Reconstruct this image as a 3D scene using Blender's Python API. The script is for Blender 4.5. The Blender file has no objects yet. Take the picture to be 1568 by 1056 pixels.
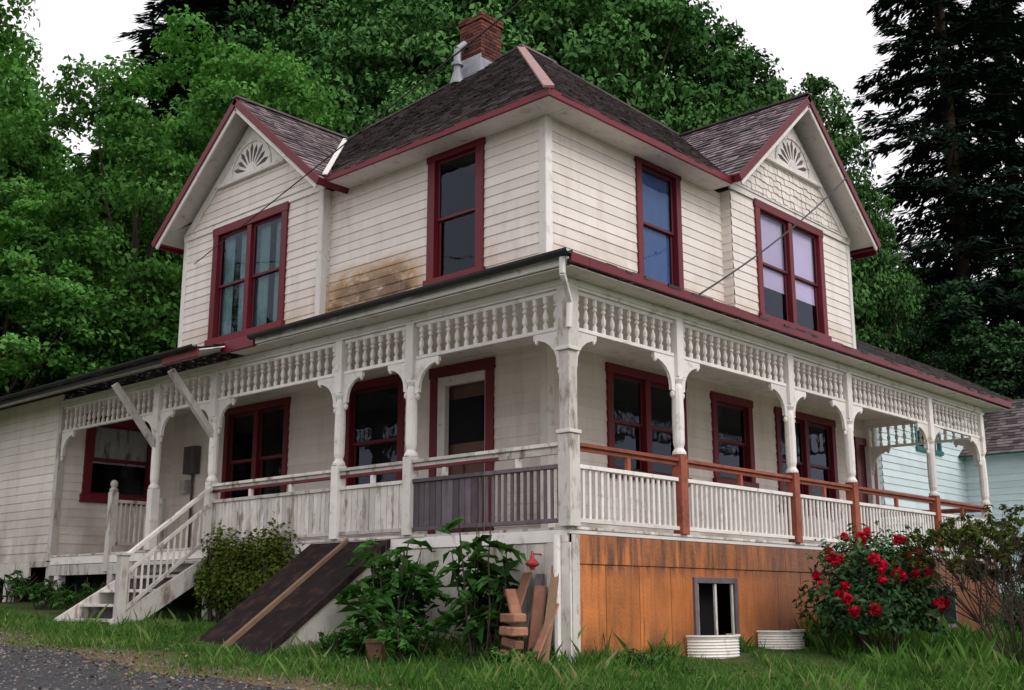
import bpy, math, random
import numpy as np
from mathutils import Vector as V3
random.seed(7); rng=np.random.default_rng(11)
scene=bpy.context.scene
CX,CY,CZ=-9.227,-7.695,0.62
def W(R,F): return (CX+.678*R+.735*F, CY-.735*R+.678*F)
def sst(a,b,x):
    t=np.clip((x-a)/(b-a),0,1); return t*t*(3-2*t)
def G(x,y):
    x=np.asarray(x,float); y=np.asarray(y,float)
    z=.05*np.clip(x,-12,0)+.01*np.clip(x,0,15)+.05*np.clip(y,0,12)+.08*np.clip(y,-12,0)
    F=.735*(x-CX)+.678*(y-CY); R=.678*(x-CX)-.735*(y-CY)
    k=1-.75*sst(4,15,R)
    h=.36*np.clip(F-28,0,70)
    h=h*sst(26,40,F)*k
    bump=.05*np.sin(x*1.3+y*.7)*np.sin(y*1.1-x*.4)*sst(-3.0,-1.6,x)
    return z+h+bump*.6
# ------------------------------------------------------------------ materials
def nt(name):
    m=bpy.data.materials.new(name); m.use_nodes=True
    t=m.node_tree; t.nodes.clear()
    o=t.nodes.new('ShaderNodeOutputMaterial'); return m,t,o
def mixc(t,fac,a,b,mode='MIX'):
    n=t.nodes.new('ShaderNodeMix'); n.data_type='RGBA'; n.blend_type=mode
    for s,val in ((0,fac),(6,a),(7,b)):
        if hasattr(val,'is_output'): t.links.new(val,n.inputs[s])
        elif s==0: n.inputs[0].default_value=val
        else: n.inputs[s].default_value=(*val,1) if len(val)==3 else val
    return n.outputs[2]
def math_(t,op,a,b=None,clamp=False):
    n=t.nodes.new('ShaderNodeMath'); n.operation=op; n.use_clamp=clamp
    for i,val in enumerate((a,b)):
        if val is None: continue
        if hasattr(val,'is_output'): t.links.new(val,n.inputs[i])
        else: n.inputs[i].default_value=val
    return n.outputs[0]
def noise(t,vec,scale,detail=4,rough=.6,st=None):
    if st:
        mp=t.nodes.new('ShaderNodeMapping'); mp.inputs['Scale'].default_value=st
        t.links.new(vec,mp.inputs['Vector']); vec=mp.outputs[0]
    n=t.nodes.new('ShaderNodeTexNoise'); n.inputs['Scale'].default_value=scale
    n.inputs['Detail'].default_value=detail; n.inputs['Roughness'].default_value=rough
    t.links.new(vec,n.inputs['Vector']); return n.outputs['Fac']
def ramp(t,fac,a,b):
    n=t.nodes.new('ShaderNodeMapRange'); n.inputs['From Min'].default_value=a; n.inputs['From Max'].default_value=b
    t.links.new(fac,n.inputs['Value']); return n.outputs[0]
def M(name,col,rough=.65,var=.15,ns=5,bump=.15,bs=60,spec=.35,rnd=.2,dirt=None,dlo=.5,dhi=.7,ds=2,dst=None,metal=0,extra=None):
    m,t,o=nt(name)
    tc=t.nodes.new('ShaderNodeTexCoord').outputs['Object']
    p=t.nodes.new('ShaderNodeBsdfPrincipled'); t.links.new(p.outputs[0],o.inputs[0])
    c=mixc(t,noise(t,tc,ns),tuple(max(0,x*(1-2*var)) for x in col),tuple(min(1,x*(1+2*var)) for x in col))
    at=t.nodes.new('ShaderNodeAttribute'); at.attribute_name='rnd'
    f=math_(t,'ADD',math_(t,'MULTIPLY',at.outputs['Fac'],2*rnd),1-rnd)
    cmb=t.nodes.new('ShaderNodeCombineColor')
    for i in range(3): t.links.new(f,cmb.inputs[i])
    c=mixc(t,1.0,c,cmb.outputs[0],'MULTIPLY')
    if dirt is not None:
        dm=ramp(t,noise(t,tc,ds,6,.65,dst),dlo,dhi)
        c=mixc(t,dm,c,dirt)
    if extra: c=extra(t,tc,c)
    t.links.new(c,p.inputs['Base Color'])
    p.inputs['Roughness'].default_value=rough; p.inputs['Metallic'].default_value=metal
    p.inputs['Specular IOR Level'].default_value=spec
    if bump:
        b=t.nodes.new('ShaderNodeBump'); b.inputs['Strength'].default_value=bump; b.inputs['Distance'].default_value=.02
        t.links.new(noise(t,tc,bs),b.inputs['Height']); t.links.new(b.outputs[0],p.inputs['Normal'])
    return m
def band(t,s,a,b,w):
    return math_(t,'MULTIPLY',ramp(t,s,a-w,a+w),ramp(t,s,b+w,b-w))
def rot(t,tc,c):
    s=t.nodes.new('ShaderNodeSeparateXYZ'); t.links.new(tc,s.inputs[0])
    n=noise(t,tc,2.6,6,.72,(1,1,2.2))
    # rotten boards above the porch roof on the street side
    k=math_(t,'MULTIPLY',band(t,s.outputs[1],4.9,6.95,.35),ramp(t,s.outputs[2],6.12,5.42))
    k=math_(t,'MULTIPLY',k,ramp(t,s.outputs[0],2.6,2.4))
    k=math_(t,'MULTIPLY',k,ramp(t,n,.28,.50),True)
    k=math_(t,'MULTIPLY',k,ramp(t,s.outputs[2],4.5,4.6),True)
    c=mixc(t,ramp(t,k,.02,.4),c,(.50,.33,.19))
    c=mixc(t,math_(t,'MULTIPLY',ramp(t,k,.33,.72),.95,True),c,(.10,.045,.022))
    # grime low down on upper storey
    g=math_(t,'MULTIPLY',band(t,s.outputs[2],4.6,5.6,.35),ramp(t,noise(t,tc,1.1,5,.6,(1.,1.,2)),.36,.62),True)
    c=mixc(t,math_(t,'MULTIPLY',g,.65),c,(.50,.36,.24))
    # grime low on ground floor & at the annex
    g=math_(t,'MULTIPLY',ramp(t,s.outputs[2],2.6,1.3),ramp(t,noise(t,tc,1.6,5,.6,(1.,1.,.5)),.36,.62),True)
    c=mixc(t,math_(t,'MULTIPLY',g,.8),c,(.32,.28,.21))
    # overall old streaks
    g=math_(t,'MULTIPLY',ramp(t,noise(t,tc,2.2,6,.65,(1.6,1.6,.25)),.48,.72),.38,True)
    c=mixc(t,g,c,(.49,.40,.33))
    return c
m_siding=M('painted_clapboard',(.79,.725,.67),.6,.05,1.3,.12,30,.3,.06,(.53,.44,.37),.58,.86,1.6,(1,1,.35),extra=rot)
m_white=M('old_white_paint',(.76,.72,.68),.55,.08,4,.15,60,.3,.12,(.42,.35,.29),.56,.74,5)
m_wood_w=M('peeling_white_paint',(.62,.58,.54),.7,.12,6,.25,60,.25,.22,(.22,.17,.14),.52,.66,7,(1,1,.3))
m_grey=M('weathered_wood',(.14,.115,.13),.8,.2,5,.3,60,.2,.35,(.08,.065,.06),.5,.7,6,(1,1,.2))
m_red=M('crimson_paint',(.140,.008,.017),.5,.15,4,.12,50,.35,.15,(.075,.010,.013),.55,.8,4)
m_sash=M('dark_crimson_sash',(.10,.007,.014),.5,.15,6,.1,50,.4,.1)
m_terra=M('rusty_red_rail',(.30,.085,.05),.65,.2,5,.15,60,.25,.15,(.15,.05,.035),.5,.7,6)
m_dark=M('dark_gutter',(.030,.030,.030),.6,.3,3,.1,40,.25,.2)
m_room=M('dark_interior',(.012,.012,.014),.9,.1,2,0,10,.1,.1)
m_door=M('brown_door',(.09,.035,.018),.45,.25,4,.2,30,.4,.1)
m_skw=M('white_skirting',(.60,.57,.51),.7,.1,3,.2,50,.25,.15,(.20,.20,.15),.50,.70,3,(1,1,.4))
def skex(t,tc,c):
    s=t.nodes.new('ShaderNodeSeparateXYZ'); t.links.new(tc,s.inputs[0])
    n=noise(t,tc,1.0,5,.6,(1,1,.25))
    k=math_(t,'MULTIPLY',ramp(t,s.outputs[0],1.6,6.0),.9)
    k=math_(t,'ADD',k,math_(t,'MULTIPLY',ramp(t,n,.5,.8),.7),True)
    c=mixc(t,k,c,(.15,.05,.025))
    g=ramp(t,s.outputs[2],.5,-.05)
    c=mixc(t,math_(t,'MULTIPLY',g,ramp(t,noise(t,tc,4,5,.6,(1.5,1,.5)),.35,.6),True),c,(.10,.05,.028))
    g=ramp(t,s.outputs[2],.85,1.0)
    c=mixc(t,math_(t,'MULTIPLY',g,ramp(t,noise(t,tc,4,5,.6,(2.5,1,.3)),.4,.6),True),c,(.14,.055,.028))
    return c
m_sko=M('orange_stained_plywood',(.54,.18,.045),.45,.24,2.5,.35,30,.45,.16,(.30,.085,.025),.5,.72,3,(6,1,.4),extra=skex)
m_shingle=M('wood_shingle',(.125,.100,.104),.8,.3,2.2,.5,40,.25,.65,(.055,.06,.035),.56,.78,1.5)
m_shinglelit=M('wing_shingle_skylit',(.20,.158,.168),.8,.3,2.2,.5,40,.3,.6,(.08,.07,.06),.56,.78,1.5)  # roof shingle paled: sky reflected on the wing slopes put into its colour
m_ridge=M('ridge_cap',(.32,.19,.18),.7,.2,5,.2,40,.3,.2)
m_brick=M('chimney_brick',(.13,.045,.033),.85,.3,4,.4,50,.2,.6,(.07,.04,.035),.5,.75,4)
m_mortar=M('mortar',(.26,.23,.21),.9,.2,8,.4,60,.2,.1)
m_metal=M('galvanised_metal',(.30,.31,.34),.6,.25,6,.1,40,.4,.15,metal=.3)
m_curt=M('teal_curtain',(.24,.40,.39),.9,.15,6,.1,60,.1,.15)
m_skyrefl=M('lavender_sky_reflection',(.92,.74,.92),.8,.05,3,.05,60,.2,.1)  # coloured sheet behind the panes, painted as pinkish sky reflected in glass
m_bluesheet=M('blue_sheet',(.10,.19,.42),.8,.1,3,.05,60,.2,.1)  # plain blue sheet behind the panes
m_asph=M('gravelly_asphalt',(.05,.05,.055),.9,.35,4,.9,35,.15,.1,(.11,.10,.09),.52,.66,24)
m_trunk=M('bark',(.06,.045,.035),.9,.3,5,.5,20,.1,.2)
m_terracotta=M('terracotta',(.30,.14,.09),.85,.25,6,.3,40,.2,.4,(.18,.12,.09),.5,.7,9)
m_hatch=M('tar_paper_hatch',(.020,.014,.014),.9,.3,4,.3,40,.08,.2,(.05,.03,.024),.5,.7,5)
m_oldboard=M('bare_board',(.22,.14,.09),.8,.2,6,.3,40,.2,.3)
m_blue=M('blue_clapboard',(.60,.70,.72),.6,.07,2,.1,30,.3,.08)
m_teal=M('teal_trim',(.03,.13,.14),.5,.1,4,.1,40,.3,.1)
m_wire=M('black_wire',(.02,.02,.02),.6,.1,4,0,40,.3,0)
m_redobj=M('red_enamel',(.34,.03,.03),.4,.1,6,.05,40,.5,.1)
def glassm():
    m,t,o=nt('window_glass')
    tr=t.nodes.new('ShaderNodeBsdfTransparent'); tr.inputs[0].default_value=(.8,.83,.86,1)
    gl=t.nodes.new('ShaderNodeBsdfGlossy'); gl.inputs['Roughness'].default_value=.03; gl.inputs[0].default_value=(.72,.82,1,1)
    fr=t.nodes.new('ShaderNodeFresnel'); fr.inputs[0].default_value=1.45
    tc=t.nodes.new('ShaderNodeTexCoord').outputs['Object']
    b=t.nodes.new('ShaderNodeBump'); b.inputs['Strength'].default_value=.12; b.inputs['Distance'].default_value=.03
    t.links.new(noise(t,tc,3,2),b.inputs['Height']); t.links.new(b.outputs[0],gl.inputs['Normal'])
    mx=t.nodes.new('ShaderNodeMixShader'); t.links.new(math_(t,'MULTIPLY',fr.outputs[0],.8),mx.inputs[0])
    t.links.new(tr.outputs[0],mx.inputs[1]); t.links.new(gl.outputs[0],mx.inputs[2]); t.links.new(mx.outputs[0],o.inputs[0])
    return m
m_glass=glassm()
def leafm(name,cols,trans=.35,rough=.5):
    m,t,o=nt(name)
    at=t.nodes.new('ShaderNodeAttribute'); at.attribute_name='rnd'
    cr=t.nodes.new('ShaderNodeValToRGB'); t.links.new(at.outputs['Fac'],cr.inputs[0])
    e=cr.color_ramp.elements
    e[0].position=0; e[0].color=(*cols[0],1); e[1].position=1; e[1].color=(*cols[-1],1)
    for i,c in enumerate(cols[1:-1]):
        k=e.new((i+1)/(len(cols)-1)); k.color=(*c,1)
    oi=t.nodes.new('ShaderNodeObjectInfo')
    f=math_(t,'ADD',math_(t,'MULTIPLY',oi.outputs['Random'],.5),.75)
    cmb=t.nodes.new('ShaderNodeCombineColor')
    for i in range(3): t.links.new(f,cmb.inputs[i])
    c=mixc(t,1.0,cr.outputs[0],cmb.outputs[0],'MULTIPLY')
    p=t.nodes.new('ShaderNodeBsdfDiffuse'); t.links.new(c,p.inputs['Color'])
    if trans==0: t.links.new(p.outputs[0],o.inputs[0]); return m
    tl=t.nodes.new('ShaderNodeBsdfTranslucent'); t.links.new(mixc(t,1.0,c,(1.0,1.25,.6),'MULTIPLY'),tl.inputs[0])
    mx=t.nodes.new('ShaderNodeMixShader'); mx.inputs[0].default_value=trans
    t.links.new(p.outputs[0],mx.inputs[1]); t.links.new(tl.outputs[0],mx.inputs[2]); t.links.new(mx.outputs[0],o.inputs[0])
    return m
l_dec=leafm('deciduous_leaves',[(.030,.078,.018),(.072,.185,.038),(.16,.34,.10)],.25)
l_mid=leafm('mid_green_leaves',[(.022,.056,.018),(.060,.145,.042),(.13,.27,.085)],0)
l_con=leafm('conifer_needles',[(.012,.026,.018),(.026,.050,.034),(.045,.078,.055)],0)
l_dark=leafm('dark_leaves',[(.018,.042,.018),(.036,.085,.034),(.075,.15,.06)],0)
l_grass=leafm('grass_blades',[(.03,.07,.014),(.06,.145,.028),(.12,.23,.055),(.27,.26,.13)],.3)
l_plant=leafm('broad_leaves',[(.025,.075,.018),(.06,.16,.04),(.11,.24,.07)],.3,.4)
l_ivy=leafm('ivy_leaves',[(.03,.05,.01),(.08,.12,.02),(.17,.19,.04)],.2,.4)
l_twig=leafm('shrub_leaves',[(.06,.035,.015),(.06,.09,.02),(.10,.14,.04)],.25)
l_rose=leafm('red_petals',[(.25,.002,.012),(.50,.006,.03),(.68,.02,.07)],.25,.5)
# ------------------------------------------------------------------ mesh builder
class MB:
    def __init__(s): s.v=[];s.f=[];s.m=[];s.r=[]
    def add(s,vs,fs,m=0,r=None):
        i=len(s.v); s.v+= [tuple(p) for p in vs]
        r=random.random() if r is None else r
        for f in fs: s.f.append([i+k for k in f]); s.m.append(m); s.r.append(r)
    def hexa(s,p,m=0,r=None):
        s.add(p,[(0,3,2,1),(4,5,6,7),(0,1,5,4),(1,2,6,5),(2,3,7,6),(3,0,4,7)],m,r)
    def box(s,a,b,m=0,r=None):
        x0,y0,z0=a;x1,y1,z1=b
        s.hexa([(x0,y0,z0),(x1,y0,z0),(x1,y1,z0),(x0,y1,z0),(x0,y0,z1),(x1,y0,z1),(x1,y1,z1),(x0,y1,z1)],m,r)
    def pbox(s,P,u0,u1,v0,v1,n0,n1,m=0,r=None):
        s.hexa([pp(P,u,v,n) for n in (n0,n1) for u,v in ((u0,v0),(u1,v0),(u1,v1),(u0,v1))],m,r)
    def beam(s,a,b,w,h,m=0,r=None,up=(0,0,1)):
        a=V3(a);b=V3(b);d=(b-a).normalized();sd=d.cross(V3(up))
        if sd.length<1e-4: sd=V3((1,0,0))
        sd.normalize();u=sd.cross(d).normalized();sd*=w/2;u*=h/2
        s.hexa([a-sd-u,a+sd-u,a+sd+u,a-sd+u,b-sd-u,b+sd-u,b+sd+u,b-sd+u],m,r)
    def prism(s,P,pts,n0,n1,m=0,r=None):
        k=len(pts); vs=[pp(P,u,v,n0) for u,v in pts]+[pp(P,u,v,n1) for u,v in pts]
        fs=[tuple(range(k)),tuple(range(2*k-1,k-1,-1))]+[(i,(i+1)%k,k+(i+1)%k,k+i) for i in range(k)]
        s.add(vs,fs,m,r)
    def lathe(s,c,prof,n=8,m=0,r=None):
        vs=[];fs=[]
        for rad,z in prof:
            for i in range(n):
                a=2*math.pi*(i+.5)/n; vs.append((c[0]+rad*math.cos(a),c[1]+rad*math.sin(a),z))
        for j in range(len(prof)-1):
            for i in range(n):
                k=(i+1)%n; fs.append((j*n+i,j*n+k,(j+1)*n+k,(j+1)*n+i))
        fs.append(tuple(range(n-1,-1,-1))); fs.append(tuple((len(prof)-1)*n+i for i in range(n)))
        s.add(vs,fs,m,r)
    def tube(s,a,b,r0,r1,n=7,m=0,r=None):
        a=V3(a);b=V3(b);d=(b-a).normalized();q=V3((0,0,1)) if abs(d.z)<.9 else V3((1,0,0))
        x=d.cross(q).normalized();y=d.cross(x);vs=[]
        for c,rr in ((a,r0),(b,r1)):
            for i in range(n):
                t=2*math.pi*i/n; vs.append(c+x*math.cos(t)*rr+y*math.sin(t)*rr)
        fs=[(i,(i+1)%n,n+(i+1)%n,n+i) for i in range(n)]+[tuple(range(n)),tuple(range(n,2*n))]
        s.add(vs,fs,m,r)
    def build(s,name,mats,parent=None,bevel=0):
        me=bpy.data.meshes.new(name); me.from_pydata(s.v,[],s.f)
        for x in mats: me.materials.append(x)
        me.polygons.foreach_set('material_index',s.m)
        a=me.attributes.new('rnd','FLOAT','FACE'); a.data.foreach_set('value',s.r)
        me.update(); o=bpy.data.objects.new(name,me); scene.collection.objects.link(o)
        if parent: o.parent=parent
        if bevel:
            b=o.modifiers.new('bevel','BEVEL'); b.width=bevel; b.segments=1; b.limit_method='ANGLE'
        return o
def pp(P,u,v,n):
    O,U,V,N=P; return tuple(O[i]+U[i]*u+V[i]*v+N[i]*n for i in range(3))
def empty(name):
    e=bpy.data.objects.new(name,None); scene.collection.objects.link(e); return e
def courses(mb,P,v0,v1,step,lip,lo,hi,ops=(),unit=(2.5,4.5),m=0,jit=0,drop=0):
    k=0; va=v0
    while va<v1-1e-4:
        vb=min(va+step,v1)
        cuts=sorted({va,vb}|{x for o in ops for x in (o[2],o[3]) if va+1e-3<x<vb-1e-3})
        for a,b in zip(cuts[:-1],cuts[1:]):
            la,lb,ha,hb=lo(a),lo(b),hi(a),hi(b)
            if ha-la<.01 and hb-lb<.01: continue
            mid=(a+b)/2
            segs=[(min(la,lb),max(ha,hb))]
            for o in ops:
                if o[2]<mid<o[3]:
                    ns=[]
                    for s0,s1 in segs:
                        if o[1]<=s0 or o[0]>=s1: ns.append((s0,s1)); continue
                        if o[0]>s0: ns.append((s0,o[0]))
                        if o[1]<s1: ns.append((o[1],s1))
                    segs=ns
            for s0,s1 in segs:
                x=s0
                first=True
                while x<s1-1e-4:
                    w=random.uniform(*unit)
                    if first and unit[1]>1: w*=random.random()+.1
                    first=False
                    e=min(x+w,s1)
                    if s1-e<unit[0]*.3: e=s1
                    f=lambda q,vv:max(lo(vv),min(hi(vv),q))
                    j=random.uniform(-jit,jit); dr=random.uniform(0,drop) if a==va else 0
                    oa=lip*(1-(a-va)/step)+j; ob=lip*(1-(b-va)/step)+ (j if jit else 0)
                    g=.004 if jit else 0
                    if not jit: oa+=random.uniform(-.002,.002)
                    r=random.random()
                    q=[pp(P,f(x,a)+g,a-dr,oa),pp(P,f(e,a)-g,a-dr,oa),pp(P,f(e,b)-g,b,ob),pp(P,f(x,b)+g,b,ob)]
                    mb.add(q,[(0,1,2,3)],m,r)
                    if a==va:
                        mb.add([q[0],q[1],pp(P,f(e,a),a-dr,-.004),pp(P,f(x,a),a-dr,-.004)],[(3,2,1,0)],m,r*.6)
                    x=e
        va=vb
Z=(0,0,1)
X0,Y0=2.2,2.2     # main wall planes
WX,WY=2.03,2.0    # projecting wing wall planes
FL=1.385
PL=((X0,0,0),(0,1,0),Z,(-1,0,0)); PR=((0,Y0,0),(1,0,0),Z,(0,-1,0))
PLw=((WX,0,0),(0,1,0),Z,(-1,0,0)); PRw=((0,WY,0),(1,0,0),Z,(0,-1,0))
house=empty('wooden_house')
sid=MB(); trim=MB(); glass=MB(); rooms=MB(); curt=MB()
def window(P,u0,u1,v0,v1,cols=1,tw=.13,curtain=None,pane_sheet=None,sashm=1):
    # trim mats: 0 red,1 sash,2 white
    i0,i1,w0,w1=u0+tw,u1-tw,v0+tw,v1-tw
    flip=V3(P[1]).cross(V3(P[2])).dot(V3(P[3]))<0
    trim.pbox(P,u0,i0,v0+.02,v1-.02,-.06,.045,0); trim.pbox(P,i1,u1,v0+.02,v1-.02,-.06,.045,0)
    trim.pbox(P,u0-.02,u1+.02,v1-tw,v1,-.06,.052,0); trim.pbox(P,u0-.03,u1+.03,v0,w0,-.06,.085,0)
    mul=.13; n=cols; cw=(i1-i0-mul*(n-1))/n
    for c in range(n):
        a=i0+c*(cw+mul); b=a+cw; mid=(w0+w1)/2; fw=.05
        if c<n-1: trim.pbox(P,b,b+mul,w0,w1,-.06,.035,0)
        for (s0,s1,nn) in ((mid-.02,w1,-.035),(w0,mid+.02,-.07)):
            trim.pbox(P,a,a+fw,s0,s1,nn-.02,nn+.012,sashm); trim.pbox(P,b-fw,b,s0,s1,nn-.02,nn+.012,sashm)
            trim.pbox(P,a+fw,b-fw,s0,s0+fw,nn-.02,nn+.010,sashm); trim.pbox(P,a+fw,b-fw,s1-fw,s1,nn-.02,nn+.010,sashm)
            q=[pp(P,a+fw,s0+fw,nn),pp(P,b-fw,s0+fw,nn),pp(P,b-fw,s1-fw,nn),pp(P,a+fw,s1-fw,nn)]
            glass.add(q,[(3,2,1,0) if flip else (0,1,2,3)],0)
        def cur(x0,x1,z0,z1,mi,amp=.03,nn=-.2):
            k=max(6,int((x1-x0)/.03)); ph=random.random()*6
            vs=[];fs=[]
            for i in range(k+1):
                x=x0+(x1-x0)*i/k; d=nn+amp*math.sin(ph+x*38+math.sin(x*9))
                vs+=[pp(P,x,z0,d),pp(P,x,z1,d)]
            for i in range(k): fs.append((2*i,2*i+2,2*i+3,2*i+1))
            curt.add(vs,fs,mi)
        if curtain is not None:
            cur(a-.02,a+(b-a)*.42,w0,w1,curtain,.025,-.15); cur(b-(b-a)*.36,b+.02,w0,w1,curtain,.025,-.15)
        if pane_sheet is not None: cur(a-.02,b+.02,w0+(w1-w0)*pane_sheet[1],w1,pane_sheet[0],.003,-.105)
    q=[pp(P,u,v,n_) for n_ in (-.062,-1.1) for u,v in ((u0+.03,v0+.03),(u1-.03,v0+.03),(u1-.03,v1-.03),(u0+.03,v1-.03))]
    rooms.add(q,[(4,5,6,7),(0,1,5,4),(1,2,6,5),(2,3,7,6),(3,0,4,7)],0)
    return (u0+.03,u1-.03,v0+.03,v1-.03)
# ---- windows
opL=[window(PL,7.95,9.84,2.05,4.0,2,.12),window(PL,5.05,6.45,2.05,4.02,1,.13)]
opR=[window(PR,3.48,5.45,2.33,3.98,2,.13,pane_sheet=None),window(PR,6.2,7.42,2.4,3.92,1,.13),window(PR,8.2,10.35,2.1,3.92,2,.13)]
opLu=[window(PL,3.4,4.6,5.22,7.44,1,.16)]
opRu=[window(PR,4.31,5.5,5.3,7.44,1,.13,pane_sheet=(2,.0))]
opLw=[window(PLw,8.0,10.3,5.15,7.46,2,.16,curtain=0)]
opRw=[window(PRw,7.5,9.93,5.28,7.5,2,.15,pane_sheet=(1,.3))]  # lavender sheet stands for the sky's reflection in the upper panes
# door (left porch)
d=(3.18,4.47,FL,4.0)
trim.pbox(PL,d[0],d[0]+.15,FL,d[3]-.15,-.05,.045,0);trim.pbox(PL,d[1]-.15,d[1],FL,d[3]-.15,-.05,.045,0);trim.pbox(PL,d[0]-.02,d[1]+.02,d[3]-.16,d[3],-.05,.052,0)
door=MB()
a,b=d[0]+.15,d[1]-.15
door.pbox(PL,a,a+.03,FL,3.84,-.03,.02,1);
door.pbox(PL,a,b,FL,3.84,-.12,-.09,0)
for (x0,x1) in ((a+.12,(a+b)/2-.04),((a+b)/2+.04,b-.12)):
    for z0,z1 in ((1.55,2.1),(2.2,2.7)): door.pbox(PL,x0,x1,z0,z1,-.089,-.07,0)
door.pbox(PL,a+.14,b-.14,2.85,3.5,-.088,-.065,2)
door.lathe((X0-.0,a+.12,0),[(.01,2.3),(.03,2.33),(.01,2.36)],8,3)
door.pbox(PL,b-.16,b-.002,FL,3.84,-.06,.03,1); door.pbox(PL,a+.03,b-.16,3.7,3.838,-.06,.03,1)
door.build('front_door',[m_door,m_white,m_room,m_metal],house,.004)
opL.append((d[0]+.02,d[1]-.02,FL-.1,d[3]-.02))
rooms.box((X0+.13,d[0],FL),(X0+.2,d[1],4.0))
# far end door right face
e=(11.15,12.0,FL,3.7)
trim.pbox(PR,e[0],e[0]+.14,FL,3.7,-.05,.045,0);trim.pbox(PR,e[1]-.14,e[1],FL,3.7,-.05,.045,0);trim.pbox(PR,e[0]+.14,e[1]-.14,3.56,3.7,-.05,.045,0)
trim.pbox(PR,e[0]+.14,e[1]-.14,FL,3.56,-.05,-.01,1)
opR.append((e[0]+.02,e[1]-.02,FL-.1,e[3]-.02))
# ---- siding
c=lambda k:(lambda v:k)
st=.152; lip=.013
courses(sid,PL,1.3,4.12,st,lip,c(Y0),c(11.6),opL)
courses(sid,PR,1.3,4.12,st,lip,c(X0),c(12.1),opR)
courses(sid,PL,4.45,7.44,st,lip,c(Y0),c(7.05),opLu)
courses(sid,PR,4.45,7.44,st,lip,c(X0),c(6.75),opRu)
LW0,LW1,RW0,RW1=7.03,11.32,6.75,11.05
GZ=7.45; LC=9.17; RC=8.9; SL=.83
courses(sid,PLw,4.4,GZ,st,lip,c(LW0),c(LW1),opLw)
courses(sid,PRw,4.4,GZ,st,lip,c(RW0),c(RW1),opRw)
courses(sid,((0,LW0,0),(1,0,0),Z,(0,-1,0)),4.4,GZ,st,lip,c(WX),c(X0+.05))
courses(sid,((RW0,0,0),(0,1,0),Z,(-1,0,0)),4.4,GZ,st,lip,c(WY),c(Y0+.05))
courses(sid,((0,LW1,0),(1,0,0),Z,(0,1,0)),4.4,GZ,.15,lip,c(WX),c(RW1))
courses(sid,((RW1,0,0),(0,1,0),Z,(1,0,0)),4.4,GZ,.15,lip,c(WY),c(LW1))
courses(sid,((12.1,0,0),(0,1,0),Z,(1,0,0)),0,4.4,.15,lip,c(Y0),c(11.6))
courses(sid,((0,11.6,0),(1,0,0),Z,(0,1,0)),0,4.4,.15,lip,c(X0),c(12.1))
def tri(P,cc,z0,mb,step,lp,unit,jit,drop=0):
    courses(mb,P,z0,z0+2.15*SL+.05,step,lp,lambda v:cc-2.2+(v-z0)/SL,lambda v:cc+2.2-(v-z0)/SL,(),unit,0,jit,drop)
tri(PLw,LC,GZ+.1,sid,st,lip,(2.5,4),0)
tri(PRw,RC,GZ+.1,sid,.13,.02,(.12,.17),.004,.035)
sid.build('clapboard_siding',[m_siding],house)
rooms.build('dark_rooms',[m_room],house); glass.build('window_panes',[m_glass],house); curt.build('curtains_and_pane_sheets',[m_curt,m_skyrefl,m_bluesheet],house)  # teal curtains, plus the sheet painted as sky reflection and a blue sheet
# ---- white trims (corner boards, friezes, fans)
wt=MB()
def corner(x,y,z0,z1,w=.11,sx=1,sy=1):
    wt.box((x-.03,y-.03,z0),(x+w,y+.0,z1)); wt.box((x-.03,y+.001,z0),(x,y+w,z1))
corner(X0,Y0,1.35,4.1); corner(X0,Y0,4.4,7.42)
corner(WX,LW0,4.5,GZ,.1); wt.box((WX-.028,LW1-.1,4.4),(WX,LW1+.02,GZ)); 
wt.box((RW1-.1,WY-.028,4.4),(RW1+.02,WY,GZ)); wt.box((12.0,Y0-.028,1.35),(12.12,Y0,4.1))
wt.pbox(PLw,LW0-.03,LW1+.03,GZ-.02,GZ+.1,-.01,.035); wt.pbox(PRw,RW0-.03,RW1+.03,GZ+.02,GZ+.13,-.01,.035)
wt.pbox(PLw,LW0-.03,LW1+.03,GZ+.1,GZ+.125,-.01,.055); wt.pbox(PRw,RW0-.03,RW1+.03,GZ+.13,GZ+.155,-.01,.055)
def fan(P,cc,z):
    hw=.98
    wt.prism(P,[(cc-hw,z),(cc+hw,z),(cc,z+hw*SL+.02)],.02,.05)
    wt.pbox(P,cc-hw-.06,cc+hw+.06,z-.07,z+.0,.0,.09)
    for i in range(9):
        a=math.radians(14+i*152/8); r0,r1=.17,.55 if i%2==0 else .5
        ca,sa=math.cos(a),math.sin(a); w=.042
        rm=r0+(r1-r0)*.72
        pts=[(cc+r0*ca,z+.03+r0*sa),(cc+rm*ca+w*sa,z+.03+rm*sa-w*ca),(cc+r1*ca,z+.03+r1*sa),(cc+rm*ca-w*sa,z+.03+rm*sa+w*ca)]
        fm.prism(P,pts,.051,.058,0)
    pts=[(cc+.13*math.cos(math.radians(t)),z+.01+.13*math.sin(math.radians(t))) for t in range(0,181,20)]
    wt.prism(P,pts,.05,.075)
    for t in range(0,180,15):
        t0,t1=math.radians(t),math.radians(t+15)
        wt.prism(P,[(cc+.60*math.cos(t0),z+.02+.58*math.sin(t0)),(cc+.64*math.cos(t0),z+.02+.62*math.sin(t0)),(cc+.64*math.cos(t1),z+.02+.62*math.sin(t1)),(cc+.60*math.cos(t1),z+.02+.58*math.sin(t1))],.05,.07)
fm=MB()
fan(PLw,LC,8.3); fan(PRw,RC,8.42)
fm.build('gable_fan_cutouts',[m_grey],house)
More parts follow.
